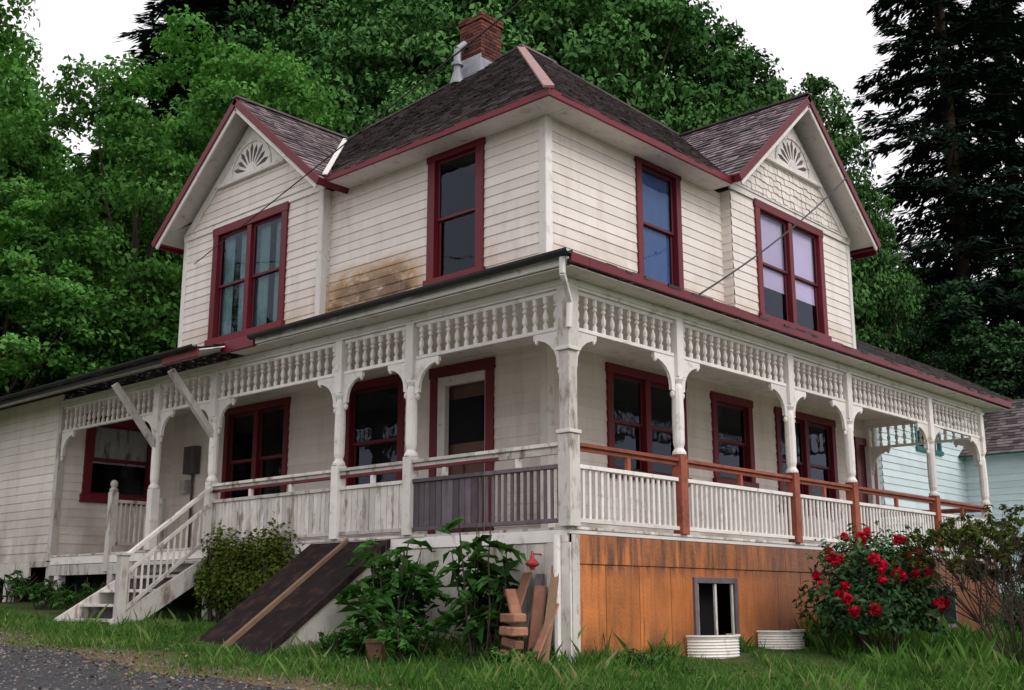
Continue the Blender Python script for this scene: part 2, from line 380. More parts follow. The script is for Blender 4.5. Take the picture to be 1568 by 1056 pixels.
# ---- roofs
roof=MB(); EZ=7.45
A=(6.2,6.3,11.4); B=(7.15,6.3,11.4)
def slope(P0,U,inw,run,length,apex_lo,apex_hi,mb=roof,step=.15,ops=(),m=0,rise=None):
    rise=A[2]-EZ if rise is None else rise
    L=math.hypot(run,rise); Vd=(inw[0]*run/L,inw[1]*run/L,rise/L)
    N=V3(U).cross(V3(Vd)); 
    if N.z<0: N=-N
    P=(P0,U,Vd,tuple(N))
    courses(mb,P,0,L,step,.024,lambda v:apex_lo*v/L,lambda v:length-(length-apex_hi)*v/L,ops,(.12,.26),m,.008,.03)
    return P,L
E0,E1=1.7,11.7
k=EZ
slope((E0,E0,k),(0,1,0),(1,0),A[0]-E0,E1-E0,A[1]-E0,A[1]-E0,ops=[(6.75-E0,12,0,.62)])
slope((E0,E0,k),(1,0,0),(0,1),A[1]-E0,E1-E0,A[0]-E0,B[0]-E0,ops=[(6.5-E0,12,0,.62)])
slope((E1,E0,k),(0,1,0),(-1,0),E1-B[0],E1-E0,A[1]-E0,A[1]-E0)
slope((E0,E1,k),(1,0,0),(0,-1),E1-A[1],E1-E0,A[0]-E0,B[0]-E0)
# wings
def wing(axis,cc,front,foot,peak,hw,depth):
    for sgn in (-1,1):
        if axis=='x': P0=(front,cc+sgn*hw,foot);U=(1,0,0);inw=(0,-sgn)
        else: P0=(cc+sgn*hw,front,foot);U=(0,1,0);inw=(-sgn,0)
        L=math.hypot(hw,peak-foot);Vd=(inw[0]*hw/L,inw[1]*hw/L,(peak-foot)/L)
        N=V3(U).cross(V3(Vd)); N=-N if N.z<0 else N
        P=(P0,U,Vd,tuple(N))
        courses(roof,P,0,L,.15,.024,c(0),c(depth),(),(.12,.26),1,.008,.03)
        wt.pbox(P,.03,depth-1.5,.03,L-.03,-.06,-.02)
        trim.pbox(P,-.03,.0,-.03,L+.01,-.12,.015,0)
        trim.pbox(P,-.02,2.0 if sgn*1>0 else .65,-.035,.0,-.12,.012,0)
        wt.pbox(P,.002,.04,.0,L-.12,-.20,-.062)
    if axis=='x': ridge.beam((front-.04,cc,peak+.02),(front+3.0,cc,peak+.02),.16,.03,1)
    else: ridge.beam((cc,front-.04,peak+.02),(cc,front+3.0,peak+.02),.16,.03,1)
ridge=MB()
wing('x',LC,1.58,7.41,9.62,2.6,3.2)
wing('y',RC,1.55,7.5,9.78,2.6,3.2)
for P,cc,z0 in ((PLw,LC,GZ),(PRw,RC,GZ+.02)):
    for s in (-1,1):
        o_=(cc+s*2.2,z0+.10)
        ap=(cc,z0+.10+2.2*SL)
        wt.prism(P,[(o_[0],o_[1]-.02),(o_[0]-s*.24,o_[1]-.02),(ap[0],ap[1]-.2),(ap[0],ap[1])],-.005,.04)
wt.box((E0+.02,E0+.02,7.38),(X0,6.6,7.41)); wt.box((X0+.001,E0+.02,7.38),(6.4,Y0,7.41))
trim.box((E0-.02,E0-.02,7.36),(E0+.02,6.58,7.47),0); trim.box((E0+.021,E0-.02,7.36),(6.32,E0+.02,7.47),0)
trim.box((E1-.02,E0,7.36),(E1+.02,E1,7.47),0); trim.box((E0,E1-.02,7.36),(E1-.02,E1+.02,7.47),0)
wt.box((X0,Y0,7.38),(E1-.03,E1-.03,7.40))
ridge.beam((E0-.02,E0-.02,EZ+.03),A,.15,.035,0); ridge.beam((E0,E1,EZ+.03),A,.15,.03,1); ridge.beam((E1,E0,EZ+.03),B,.15,.03,1); ridge.beam((E1,E1,EZ+.03),B,.15,.03,1)
ridge.beam((A[0]-.05,A[1],A[2]+.02),(B[0]+.05,B[1],B[2]+.02),.15,.04,1)
xb=E0+(9.5-EZ)*(4.5/3.95); yb=LC-2.6+(9.5-7.41)*2.6/2.21
ridge.beam((E0+.02,6.62,7.52),(xb,yb,9.56),.09,.02,2,up=(-.6,-.6,1))
ridge.build('ridge_caps',[m_ridge,m_shingle,m_white],house)
# ---- porch roof
RZ=4.19; WZ=4.88; ex=-.38
s_=(WZ-RZ)/(X0-ex)
slope((ex,ex,RZ),(0,1,0),(1,0),X0-ex,6.0-ex,X0-ex,6.0-ex,rise=WZ-RZ)
xl=-.85
slope((xl,6.0,RZ-s_*(ex-xl)),(0,1,0),(1,0),X0-xl,11.4,0,11.4,rise=(X0-xl)*s_)
slope((ex,ex,RZ),(1,0,0),(0,1),Y0-ex,12.3-ex,X0-ex,12.3-ex,rise=WZ-RZ)
roof.build('shingle_roof',[m_shingle,m_shinglelit],house)
trim.box((-.1,ex-.02,RZ-.09),(12.32,ex+.02,RZ+.02),0)
trim.box((ex-.02,ex-.02,RZ-.09),(-.101,ex+.018,RZ+.02),0)
trim.box((12.3,ex+.02,RZ-.09),(12.34,Y0,RZ+.1),0)
gut=MB()
def gutter(a,b,r=.06):
    a=V3(a);b=V3(b);d=(b-a).normalized();sd=d.cross(V3(Z));n=7;vs=[];fs=[]
    for p in (a,b):
        for i in range(n+1):
            t=math.pi*i/n; vs.append(p+sd*r*math.cos(t)-V3(Z)*r*math.sin(t)); 
        for i in range(n+1):
            t=math.pi*(n-i)/n; vs.append(p+sd*(r-.008)*math.cos(t)-V3(Z)*(r-.008)*math.sin(t))
    k=2*(n+1)
    for i in range(k): fs.append((i,(i+1)%k,k+(i+1)%k,k+i))
    gut.add(vs,fs,0)
gutter((ex-.08,-.42,RZ+.03),(ex-.08,5.3,RZ+.0)); gutter((xl-.07,5.95,RZ-.10),(xl-.07,17.4,RZ-.13),.045)
wt.box((ex,-.3,RZ-.10),(ex+.03,5.3,RZ-.0)); trim.box((ex-.03,5.3,RZ-.13),(ex+.03,6.1,RZ+.03),0)
trim.box((xl-.005,5.98,RZ-.25),(xl+.03,6.9,RZ-.13),0); gut.box((xl,6.9,RZ-.21),(xl+.03,17.4,RZ-.14),0)
CL=4.07
wt.box((ex+.03,ex+.03,CL),(0,5.98,CL+.015)); wt.box((0.001,ex+.03,CL),(12.28,Y0,CL+.015)); wt.box((0.001,Y0+.001,CL+.001),(X0,11.6,CL+.016))
wt.hexa([(xl+.03,5.98,RZ-.16),(-.02,5.98,RZ+.05),(-.02,17.4,RZ+.05),(xl+.03,17.4,RZ-.16),(xl+.03,5.98,RZ-.14),(-.02,5.98,RZ+.07),(-.02,17.4,RZ+.07),(xl+.03,17.4,RZ-.14)],0)
gut.tube((ex-.05,-.3,RZ-.03),(ex-.03,-.28,RZ-.2),.035,.035,8,1); gut.tube((ex-.03,-.28,RZ-.2),(-.1,-.12,RZ-.42),.035,.035,8,1); gut.tube((-.1,-.12,RZ-.42),(-.1,-.1,RZ-.7),.035,.035,8,1)
gut.tube((-.07,.12,0),(-.07,.12,1.3),.04,.04,8,1)
gut.build('gutters_and_downspout',[m_dark,m_white],house)
wt.build('white_trim',[m_white],house,.005)
trim.build('red_trim',[m_red,m_sash,m_white],house,.005)
# ---- chimney
ch=MB(); cx,cy=5.72,6.95; w=.29
z=10.3; row=0
ch.box((cx-w+.012,cy-w+.012,10),(cx+w-.012,cy+w-.012,11.92),1)
while z<11.95:
    ww=w+(.03 if z>11.78 else 0)
    o=.0 if row%2 else .11
    for side in range(4):
        x=-ww+ (0 if o==0 else -.11)
        while x<ww:
            x0=max(x+.006,-ww);x1=min(x+.214,ww)
            if x1-x0>.03 and (z<11.86 or random.random()<.6):
                pr=random.uniform(0,.010)
                if side==0: ch.box((cx+x0,cy-ww-pr,z),(cx+x1,cy-ww+.1,z+.062))
                if side==1: ch.box((cx-ww-pr,cy+x0,z),(cx-ww+.1,cy+x1,z+.0615))
                if side==2: ch.box((cx+x0,cy+ww-.1,z),(cx+x1,cy+ww+pr,z+.062))
                if side==3: ch.box((cx+ww-.1,cy+x0,z),(cx+ww+pr,cy+x1,z+.0615))
            x+=.22
    z+=.074; row+=1
ch.box((cx-w-.03,cy-w-.03,10.6),(cx-w-.012,cy+w+.03,11.1),2); ch.box((cx-w-.012,cy-w-.03,10.6),(cx+w+.03,cy-w-.012,11.02),2)
vx,vy=cx-.5,cy+.15
ch.tube((vx,vy,10.2),(vx,vy,11.25),.075,.075,10,2); ch.tube((vx,vy,11.25),(vx+.16,vy-.05,11.42),.075,.075,10,2); ch.tube((vx,vy,10.9),(vx,vy,10.96),.12,.12,10,2); ch.lathe((vx,vy,0),[(.16,10.5),(.09,10.75)],10,2)
ch.build('brick_chimney',[m_brick,m_mortar,m_metal],house,.004)
# ------------------------------------------------------------------ porch
po=MB()  # mats:0 white,1 peeling,2 grey,3 terra,4 red,5 dark
for i in range(int(12.0/.14)):
    po.box((.0+i*.14,-.03,FL-.03),(.137+i*.14,Y0-.02,FL),1)
for i in range(int((11.6-Y0)/.14)):
    po.box((-.03,Y0+i*.14,FL-.03),(X0-.02,Y0+.137+i*.14,FL),1)
po.box((-.02,-.02,FL-.075),(12.0,.02,FL-.032),0); po.box((-.02,.021,FL-.16),(.02,11.6,FL-.032),0)
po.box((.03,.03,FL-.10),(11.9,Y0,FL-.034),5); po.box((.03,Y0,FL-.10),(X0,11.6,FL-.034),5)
PX=((0,0,0),(0,1,0),Z,(-1,0,0)); PY=((0,0,0),(1,0,0),Z,(0,-1,0))
postsL=[2.48,3.85,6.76,8.36]; postsR=[2.05,4.73,6.47,9.41,11.67]
HT=3.96
def post(x,y,low=0,z0=FL):
    po.box((x-.07,y-.07,z0),(x+.07,y+.07,2.32),low)
    po.lathe((x,y),[(.085,2.321),(.085,2.35),(.055,2.40),(.07,2.46),(.074,2.8),(.066,3.12),(.052,3.18),(.08,3.23),(.08,3.26)],10,0)
    po.box((x-.07,y-.07,3.26),(x+.07,y+.07,HT),0)
for y in postsL: post(0,y)
for x in postsR: post(x,0,3 if x>1 and x<11 else 0)
po.box((-.085,-.085,FL),(.085,.085,2.35),1); po.box((-.07,-.07,2.35),(.07,.07,3.3),1); po.box((-.085,-.085,3.3),(.085,.085,HT),1)
for z in (2.36,3.26): po.box((-.10,-.10,z),(.10,.10,z+.04),0)
po.box((11.6,Y0-.1,FL),(11.73,Y0,HT),0)
def header(P,a,b):
    po.pbox(P,a,b,HT+.001,CL-.001,-.06,.06,0); po.pbox(P,a,b,HT+.03,HT+.05,.06,.075,0)
header(PX,-.06,11.6); header(PY,.061,11.73); PE=((11.67,0,0),(0,1,0),Z,(1,0,0)); header(PE,.07,Y0)
sp=MB(); FB=3.50
def frieze(P,a,b):
    po.pbox(P,a,b,HT-.05,HT-.002,-.03,.03,0); po.pbox(P,a,b,FB+.001,FB+.045,-.03,.03,0)
    n=max(1,int(round((b-a)/.158))); s=(b-a)/n; z0=FB+.045; h=(HT-.05-z0)
    for i in range(n):
        u=a+s*(i+.5); x,y,_=pp(P,u,0,0)
        sp.lathe((x,y),[(r_*.92,z0+h*q) for r_,q in ((.032,0),(.032,.16),(.014,.20),(.034,.32),(.036,.42),(.02,.56),(.014,.62),(.032,.66),(.032,.72),(.014,.76),(.034,.82),(.034,1))],7,0)
def bracket(P,u,s,big=1):
    k=.40*big;h=.36*big
    pts=[(0,0),(k,0),(k,-.05)]
    for t in range(0,91,15):
        a=math.radians(90+t); pts.append((k+(k-.06)*math.cos(a),-h+(h-.06)*math.sin(a)))
    pts+=[(.06,-h-.04),(0,-h-.06)]
    po.prism(P,[(u+s*x,FB+v) for x,v in pts],-.02,.02,0)
    q=pp(P,u+s*.03,0,0); po.lathe((q[0],q[1]),[(.012,FB-h-.14),(.03,FB-h-.11),(.03,FB-h-.08),(.012,FB-h-.05)],7,0)
    q=pp(P,u+s*(k-.03),0,0); po.lathe((q[0],q[1]),[(.01,FB-.11),(.026,FB-.09),(.026,FB-.065),(.012,FB-.05)],7,0)
def bays(P,ps,e0,e1):
    ps=sorted(ps); pts=[e0]+ps+([e1] if e1 else [])
    for a,b in zip(pts[:-1],pts[1:]):
        frieze(P,a+.08,b-.08); bracket(P,a+.075,1,.9 if b-a<1.6 else 1.0); bracket(P,b-.075,-1,.9 if b-a<1.6 else 1.0)
bays(PX,postsL,0,11.6); bays(PY,postsR,0,None); bays(PE,[],0,Y0)
def rail(P,a,b,pick,pm,rm,topm,solid=0,mini=1.05):
    po.pbox(P,a,b,1.43,1.475,-.03,.03,rm); po.pbox(P,a,b,2.0,2.045,-.035,.035,rm)
    po.pbox(P,a,b,2.235,2.275,-.04,.05,topm); 
    po.pbox(P,a,b,2.19,2.234,-.015,.015,topm)
    n=max(1,int(round((b-a)/pick)));s=(b-a)/n
    for i in range(n):
        u=a+s*(i+.5)+random.uniform(-.004,.004); w=(.020 if not solid else s*.46)
        po.pbox(P,u-w,u+w,1.476,1.999 ,-.012+random.uniform(-.004,.004),.012,pm)
    k=max(1,int((b-a)/mini))
    for i in range(1,k+0 if k>1 else 2):
        u=a+(b-a)*i/(k if k>1 else 2); po.pbox(P,u-.03,u+.03,2.046,2.189,-.025,.025,topm if topm==3 else 0)
pr=[0]+postsR
for a,b in zip(pr[:-1],pr[1:]): rail(PY,a+.075,b-.075,.104,0,0,3,0,1.2)
rail(PE,.08,Y0-.1,.104,0,0,3)
rail(PX,.095,1.35,.10,2,2,1); rail(PX,1.35,2.41,.1,2,2,1,1); rail(PX,2.55,3.78,.11,1,1,1,1); rail(PX,3.92,6.69,.085,1,1,1,1,.9)
for a,b in ((.1,1.0),(1.0,2.4),(2.55,3.78),(3.92,6.69)): po.pbox(PX,a,b,2.150,2.188,-.012,.03,4 if b>1.5 else 1)
po.build('porch',[m_white,m_wood_w,m_grey,m_terra,m_red,m_room],house,.004)
sp.build('porch_spindles',[m_white],house)
# ---- braces, skirting, steps
sk=MB() # 0 white skirt 1 orange 2 dark 3 peeling white 4 grey trim 5 hatch 6 board
for y in (6.76,8.36):
    sk.beam((0,y,2.95),(-.78,y,3.86),.09,.09,3)
u=0.0
while u<11.9:
    if not (u+.6>2.24 and u<3.18): sk.pbox(PY,u,min(u+.6,11.95)-.010,-.3,1.0,-.02,.0+random.uniform(0,.004),1)
    u+=.6
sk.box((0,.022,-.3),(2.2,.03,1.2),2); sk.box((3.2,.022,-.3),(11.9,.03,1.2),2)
for a,b,z0,z1 in ((1.8,2.24,-.3,1.0),(3.18,3.6,-.3,1.0),(2.24,3.18,-.3,.06),(2.24,3.18,.84,1.0)): sk.pbox(PY,a+.002,b-.002,z0,z1,-.02,.001,1,.5)
u=0.1
while u<11.9:
    w=random.choice([1.2,1.2,.7]); sk.pbox(PY,u,min(u+w,11.95)-.008,1.003,1.308,-.02,.012+random.uniform(0,.004),1,random.uniform(.0,.7)); u+=w
sk.pbox(PY,.0,.12,-.2,1.305,.018,.034,3); sk.pbox(PX,-.03,.12,-.2,1.22,.008,.032,3); sk.pbox(PX,.2,.3,-.2,1.22,.008,.03,3)
u=.12
while u<6.7:
    if not 2.8<u<4.2: sk.pbox(PX,u,u+.234,-.3,1.22,-.02,random.uniform(0,.006),0)
    else: sk.pbox(PX,u,u+.234,.9,1.22,-.02,0,0)
    u+=.24
B0=.03
sk.pbox(PY,2.24,2.31,B0,.9,-.03,.03,4);sk.pbox(PY,3.11,3.18,B0,.9,-.03,.03,4);sk.pbox(PY,2.31,3.11,.83,.9,-.03,.03,4);sk.pbox(PY,2.31,3.11,B0,B0+.06,-.03,.03,4)
sk.pbox(PY,2.69,2.73,B0+.06,.83,-.02,.012,3); sk.pbox(PY,2.315,2.35,B0+.06,.83,-.02,.008,3); sk.pbox(PY,3.07,3.105,B0+.06,.83,-.02,.008,3)
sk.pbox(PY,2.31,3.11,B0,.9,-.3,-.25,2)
sk.pbox(PY,9.1,9.9,.2,.85,.006,.03,4); sk.pbox(PY,9.17,9.83,.27,.78,.031,.04,2)
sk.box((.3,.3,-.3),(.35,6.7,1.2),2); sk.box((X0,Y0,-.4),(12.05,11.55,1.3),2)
sk.box((-.03,6.8,FL-.34),(.09,11.6,FL-.17),3)
for y in (9.4,11.2): sk.box((-.04,y,0),(.1,y+.14,FL-.345),3)
for i in range(5):
    x1=-.0-.27*i; zt=FL-.2*(i+1)
    sk.box((x1-.30,6.72,zt-.04),(x1-.0,8.25,zt),3); sk.box((x1-.02,6.75,zt-.2),(x1-.0,8.2,zt-.042),4)
for y in (6.70,8.27): sk.beam((.0,y,FL-.25),(-1.42,y,.25),.05,.26,3)
for y in (6.66,):
    sk.box((-1.42,y-.06,.1),(-1.30,y+.06,1.22),3); sk.box((-1.44,y-.08,1.22),(-1.28,y+.08,1.26),3)
    sk.beam((-.07,y,2.22),(-1.36,y,1.18),.08,.05,3); sk.beam((-.07,y,1.98),(-1.36,y,.94),.04,.05,3); sk.beam((-.07,y,1.50),(-1.36,y,.46),.04,.05,3)
    for i in range(13):
        x=-.14-i*.093; zb=1.50+(x+.07)*1.04/1.29; sk.box((x-.015,y-.012,zb),(x+.015,y+.012,zb+.5),3)
sk.box((-.06,9.54,FL-.3),(.06,9.66,2.35),3); sk.lathe((0,9.6),[(.06,2.351),(.075,2.38),(.04,2.42),(.06,2.46),(.06,2.5),(.03,2.54)],10,3)
sk.box((.061,9.57,2.18),(.85,9.63,2.23),3); sk.box((.061,9.58,1.5),(.85,9.62,1.55),3); sk.box((.85,9.55,FL),(.93,9.65,2.3),3)
for i in range(8): sk.box((.13+i*.09,9.585,1.55),(.16+i*.09,9.615,2.18),3)
hy0,hy1,hx=2.85,4.35,-1.75
for a,b,m in ((hy0,(hy0+hy1)/2-.03,5),((hy0+hy1)/2+.03,hy1,5)):
    sk.hexa([(0.0,a,1.30),(hx,a,.02),(hx,b,.02),(0,b,1.30),(0.0,a,1.36),(hx,a,.08),(hx,b,.08),(0,b,1.36)],m)
mdy=(hy0+hy1)/2; sk.beam((0.0,mdy,1.365),(hx-.05,mdy,.07),.055,.07,6)
sk.beam((0.0,hy0-.03,1.32),(hx-.05,hy0-.03,.03),.06,.08,5)
for yy in (hy0+.0,hy1-.05):
    sk.add([(-.005,yy,-.3),(hx+.05,yy,-.3),(hx+.05,yy,.04),(-.005,yy,1.29),(-.005,yy+.04,-.3),(hx+.05,yy+.04,-.3),(hx+.05,yy+.04,.04),(-.005,yy+.04,1.29)],[(0,1,2,3),(4,5,6,7),(0,1,5,4),(1,2,6,5),(2,3,7,6)],0)
sk.box((X0-.16,10.6,2.9),(X0-.02,10.95,3.4),4); sk.tube((X0-.05,10.78,1.5),(X0-.05,10.78,2.9),.025,.025,7,4); sk.box((X0-.12,10.9,2.55),(X0-.02,11.1,2.8),3)
sk.build('skirting_and_steps',[m_skw,m_sko,m_room,m_wood_w,m_grey,m_hatch,m_oldboard],house,.004)
# ------------------------------------------------------------------ annex
an_s=MB()
PAx=((0,0,0),(0,1,0),Z,(-1,0,0)); PAy=((0,11.6,0),(1,0,0),Z,(0,-1,0))
trim=MB();glass=MB();rooms=MB();curt=MB()
opA=[window(PAy,.45,1.9,2.33,3.9,1,.15,pane_sheet=(1,.45))]
courses(an_s,PAx,1.3,4.2,st,lip,c(11.6),c(17.3))
courses(an_s,PAy,1.3,4.12,st,lip,c(0),c(X0),opA)
courses(an_s,((0,17.3,0),(1,0,0),Z,(0,1,0)),1.3,4.2,.15,lip,c(0),c(5))
an_s.box((-.03,11.57,1.28),(.08,11.6,4.1),1); an_s.box((-.03,11.6,1.28),(-.0,11.7,4.1),1)
an_s.box((-.03,11.57,1.2),(.12,17.3,1.3),1)
an_s.box((.5,11.9,-.2),(.6,17.2,1.3),2)
for y in (11.6,13.2,14.9,16.6): an_s.box((0,y,0.2),(.14,y+.14,1.2),1)
an_s.box((-.04,12.3,1.0),(.0,17.3,1.28),1)
an_s.build('annex_siding',[m_siding,m_wood_w,m_room,m_grey],house)
trim.build('annex_window_frame',[m_red,m_sash,m_white],house); glass.build('annex_panes',[m_glass],house); rooms.build('annex_dark_room',[m_room],house); curt.build('annex_blind',[m_curt,m_wood_w,m_bluesheet],house)
# ------------------------------------------------------------------ blue house
bh=empty('blue_house'); b1=MB();b2=MB()
trim=MB();glass=MB();rooms=MB();curt=MB()
PB=((0,6.0,0),(1,0,0),Z,(0,-1,0)); PBx=((20.6,0,0),(0,1,0),Z,(-1,0,0))
ob=[window(PB,22.9,24.7,4.9,6.2,2,.12),window(PB,28,29.3,4.9,6.2,1,.12)]
courses(b1,PB,.2,7.3,.2,.02,c(20.6),c(34),ob)
courses(b1,PBx,.2,7.3,.2,.02,c(6),c(13))
courses(b1,PBx,7.3,9.3,.2,.02,lambda v:6+(v-7.3)*1.75,lambda v:13-(v-7.3)*1.75)
for sgn,y0 in ((1,5.5),(-1,13.5)):
    P0=(20.1,y0,7.1); L=math.hypot(4.0,2.3); Vd=(0,sgn*4.0/L,2.3/L); N=V3((1,0,0)).cross(V3(Vd)); N=-N if N.z<0 else N
    P=(P0,(1,0,0),Vd,tuple(N)); courses(b2,P,0,L,.2,.02,c(0),c(14.5),(),(.2,.4),0,.005,.02)
    b2.pbox(P,-.03,0,-.03,L,-.2,.02,1); b2.pbox(P,0,14.5,-.03,0,-.18,.01,1); b2.pbox(P,.0,14.5,0,L,-.05,-.02,1)
courses(b1,((0,3.5,0),(1,0,0),Z,(0,-1,0)),.2,5.2,.2,.02,c(26.5),c(32))
courses(b1,((26.5,0,0),(0,1,0),Z,(-1,0,0)),.2,5.2,.2,.02,c(3.5),c(6))
for sgn,x0 in ((1,26.0),(-1,32.5)):
    P0=(x0,3.0,5.0);L=math.hypot(3.25,2.1);Vd=(sgn*3.25/L,0,2.1/L);N=V3((0,1,0)).cross(V3(Vd)); N=-N if N.z<0 else N
    P=(P0,(0,1,0),Vd,tuple(N)); courses(b2,P,0,L,.2,.02,c(0),c(3.1),(),(.2,.4),0,.005,.02); b2.pbox(P,-.03,0,-.03,L,-.2,.02,1); b2.pbox(P,0,3.,0,L,-.05,-.02,1)
courses(b1,((0,3.5,0),(1,0,0),Z,(0,-1,0)),5.2,7.0,.2,.02,lambda v:26.5+(v-5.2)*1.55,lambda v:32-(v-5.2)*1.55)
b2.tube((20.2,6.6,7.3),(20.2,6.6,8.5),.13,.13,10,2); b2.lathe((20.2,6.6),[(.2,8.5),(.2,8.6),(.05,8.75)],10,2)
b1.build('blue_siding',[m_blue],bh); b2.build('blue_house_roof',[m_shingle,m_teal,m_metal],bh)
trim.build('teal_window_frames',[m_teal,m_white,m_white],bh); glass.build('panes',[m_glass],bh); rooms.build('dark_room',[m_room],bh)
# ------------------------------------------------------------------ ground + street
n=260
def axis(c0):
    t=np.linspace(-1,1,n); return c0+ 14*t+ 480*np.sign(t)*np.abs(t)**5
xs=axis(-1);ys=axis(2)
gx,gy=np.meshgrid(xs,ys,indexing='ij'); gzv=G(gx,gy)
gzv=gzv-.03*((gx<-3.3)&(gx>-9.0))
vv=np.stack([gx,gy,gzv],-1).reshape(-1,3)
def npmesh(name,verts,faces,mats,rnd=None,parent=None,link=True,smooth=False,mi=None):
    verts=np.asarray(verts,np.float32); faces=np.asarray(faces,np.int32); k=faces.shape[1]
    me=bpy.data.meshes.new(name); me.vertices.add(len(verts)); me.vertices.foreach_set('co',verts.ravel())
    me.loops.add(faces.size); me.loops.foreach_set('vertex_index',faces.ravel())
    me.polygons.add(len(faces)); me.polygons.foreach_set('loop_start',np.arange(0,faces.size,k,dtype=np.int32)); me.polygons.foreach_set('loop_total',np.full(len(faces),k,np.int32))
    if mi is not None: me.polygons.foreach_set('material_index',np.asarray(mi,np.int32))
    if smooth: me.polygons.foreach_set('use_smooth',np.ones(len(faces),bool))
    for x in mats: me.materials.append(x)
    if rnd is not None:
        a=me.attributes.new('rnd','FLOAT','FACE'); a.data.foreach_set('value',np.asarray(rnd,np.float32))
    me.update(); me.validate()
    if not link: return me
    o=bpy.data.objects.new(name,me); scene.collection.objects.link(o)
    if parent: o.parent=parent
    return o
I,J=np.meshgrid(np.arange(n-1),np.arange(n-1),indexing='ij'); a=(I*n+J).ravel()
ff=np.stack([a,a+n,a+n+1,a+1],1)
def gex(t,tc,c_):
    s=t.nodes.new('ShaderNodeSeparateXYZ'); t.links.new(tc,s.inputs[0])
    nz=noise(t,tc,1.5,5)
    k=math_(t,'MULTIPLY',band(t,math_(t,'ADD',s.outputs[0],math_(t,'MULTIPLY',nz,.8)),-3.2,-2.2,.35),.9,True)
    return mixc(t,k,c_,(.15,.11,.065))
m_ground=M('lawn_soil',(.045,.08,.022),.95,.3,3,.5,30,.1,0,(.11,.085,.04),.5,.7,1.3,extra=gex)
npmesh('ground',vv,ff,[m_ground],smooth=True)
ry=np.concatenate([np.linspace(-80,-12,15),np.linspace(-11.5,20,90),np.linspace(22,60,15)])
rows=[];
for y in ry:
    e=-3.15+.12*math.sin(y*1.7)+.07*math.sin(y*4.3)
    for x in np.linspace(-8.8,e,14): rows.append((x,y,float(G(x,y))+.006))
k=14; I,J=np.meshgrid(np.arange(len(ry)-1),np.arange(k-1),indexing='ij'); a=(I*k+J).ravel()
npmesh('street',rows,np.stack([a,a+k,a+k+1,a+1],1),[m_asph],rnd=np.full(len(a),.5))
def leaves(cent,nrm,size,aspect=.5,fold=.15,pts=4):
    N=len(cent); nrm=nrm/np.linalg.norm(nrm,axis=1,keepdims=True)
    r=rng.normal(size=(N,3)); t=np.cross(nrm,r); t/=np.linalg.norm(t,axis=1,keepdims=True)+1e-9; b=np.cross(nrm,t)
    s=size[:,None]
    base=cent-t*s*.5; tip=cent+t*s*.5-nrm*s*fold
    l=cent+b*s*aspect*.5+nrm*s*.06; rr=cent-b*s*aspect*.5+nrm*s*.06
    v=np.stack([base,l,tip,rr],1).reshape(-1,3)
    f=np.arange(4*N).reshape(-1,4); return v,f
px=rng.uniform(-8,-2.0,3000);py=rng.uniform(-3,14,3000)
px=np.where(rng.random(3000)<.6,rng.normal(-3.0,.45,3000),px)
cc_=np.stack([px,py,G(px,py)+.014],1); v,f=leaves(cc_,rng.normal(size=(3000,3))*.35+[0,0,1],rng.uniform(.02,.06,3000),.7)
npmesh('leaf_litter',v,f,[m_oldboard],rnd=rng.random(3000))
NS=9000; px=rng.uniform(-8,-2.7,NS);py=rng.uniform(-1,12,NS); sz_=rng.uniform(.006,.02,NS)*np.where(rng.random(NS)<.05,1.8,1)
gz_=G(px,py)+.008
oc=np.array([[1,0,0],[0,1,0],[-1,0,0],[0,-1,0],[0,0,.8]])
vs=(np.stack([px,py,gz_],1)[:,None,:]+oc[None]*sz_[:,None,None]*rng.uniform(.7,1.3,(NS,5,1))).reshape(-1,3)
tf=np.array([[0,1,4],[1,2,4],[2,3,4],[3,0,4]]); fs_=(np.arange(NS)[:,None,None]*5+tf[None]).reshape(-1,3)
m_stone=M('gravel_stone',(.13,.125,.12),.9,.2,10,.1,60,.2,.6)
npmesh('gravel',vs,fs_,[m_stone],rnd=np.repeat(rng.random(NS),4))
# ------------------------------------------------------------------ grass
N=250000
F=rng.uniform(8.2,17.5,N);u=rng.uniform(-.5,.5,N);R=u*F
x=CX+.678*R+.735*F;y=CY-.735*R+.678*F
pn=np.sin(x*2.1+1)*np.sin(y*1.7)+np.sin(x*5.3+y*3.1)*.6
pq=np.sin(x*3.7+2*y)+np.sin(y*6.1-x*1.9)
keep=~((x>-.02)&(y>-.02))&(x>-2.5+.35*np.sin(y*2)+rng.normal(size=N)*.35)&~((x>-1.8)&(y>2.8)&(y<4.4))&~((x>-1.5)&(y>6.7))
for wx in (2.45,4.0): keep&=~((np.abs(x-wx)<.48)&(y>-.42))
keep&=(rng.random(N)<.5+.5*np.clip(pn+.5,0,1))
x=x[keep];y=y[keep];pn=pn[keep];pq=pq[keep];N=len(x)
dh=np.minimum(np.where(y<0,-y,99),np.where(x<0,-x,99)); dh=np.where((x<0)&(y<0),np.hypot(x,y),dh)
h=(.035+.045*rng.random(N)+.04*np.clip(pn,0,2)+.03*np.clip(pq-.6,0,2))*(1+1.4*np.exp(-dh/.35))*(1+.7*sst(1.0,4.0,x))
h*=np.where(rng.random(N)<.03,2.3,1)
for wx in (2.45,4.0):
    dx_=x-wx;dy_=y+.05; tt=-(dx_*.735+dy_*.678); la_=np.abs(dx_*.678-dy_*.735)
    h=np.where((tt>0)&(tt<2.6)&(la_<.5),h*(.22+.14*np.clip(tt-.6,0,2)),h)
ang=rng.uniform(0,2*np.pi,N);w=rng.uniform(.002,.0048,N)
ln=rng.uniform(.1,.8,N)*h; la=rng.uniform(0,2*np.pi,N)
z=G(x,y)-.01
dx=np.cos(ang)*w;dy=np.sin(ang)*w
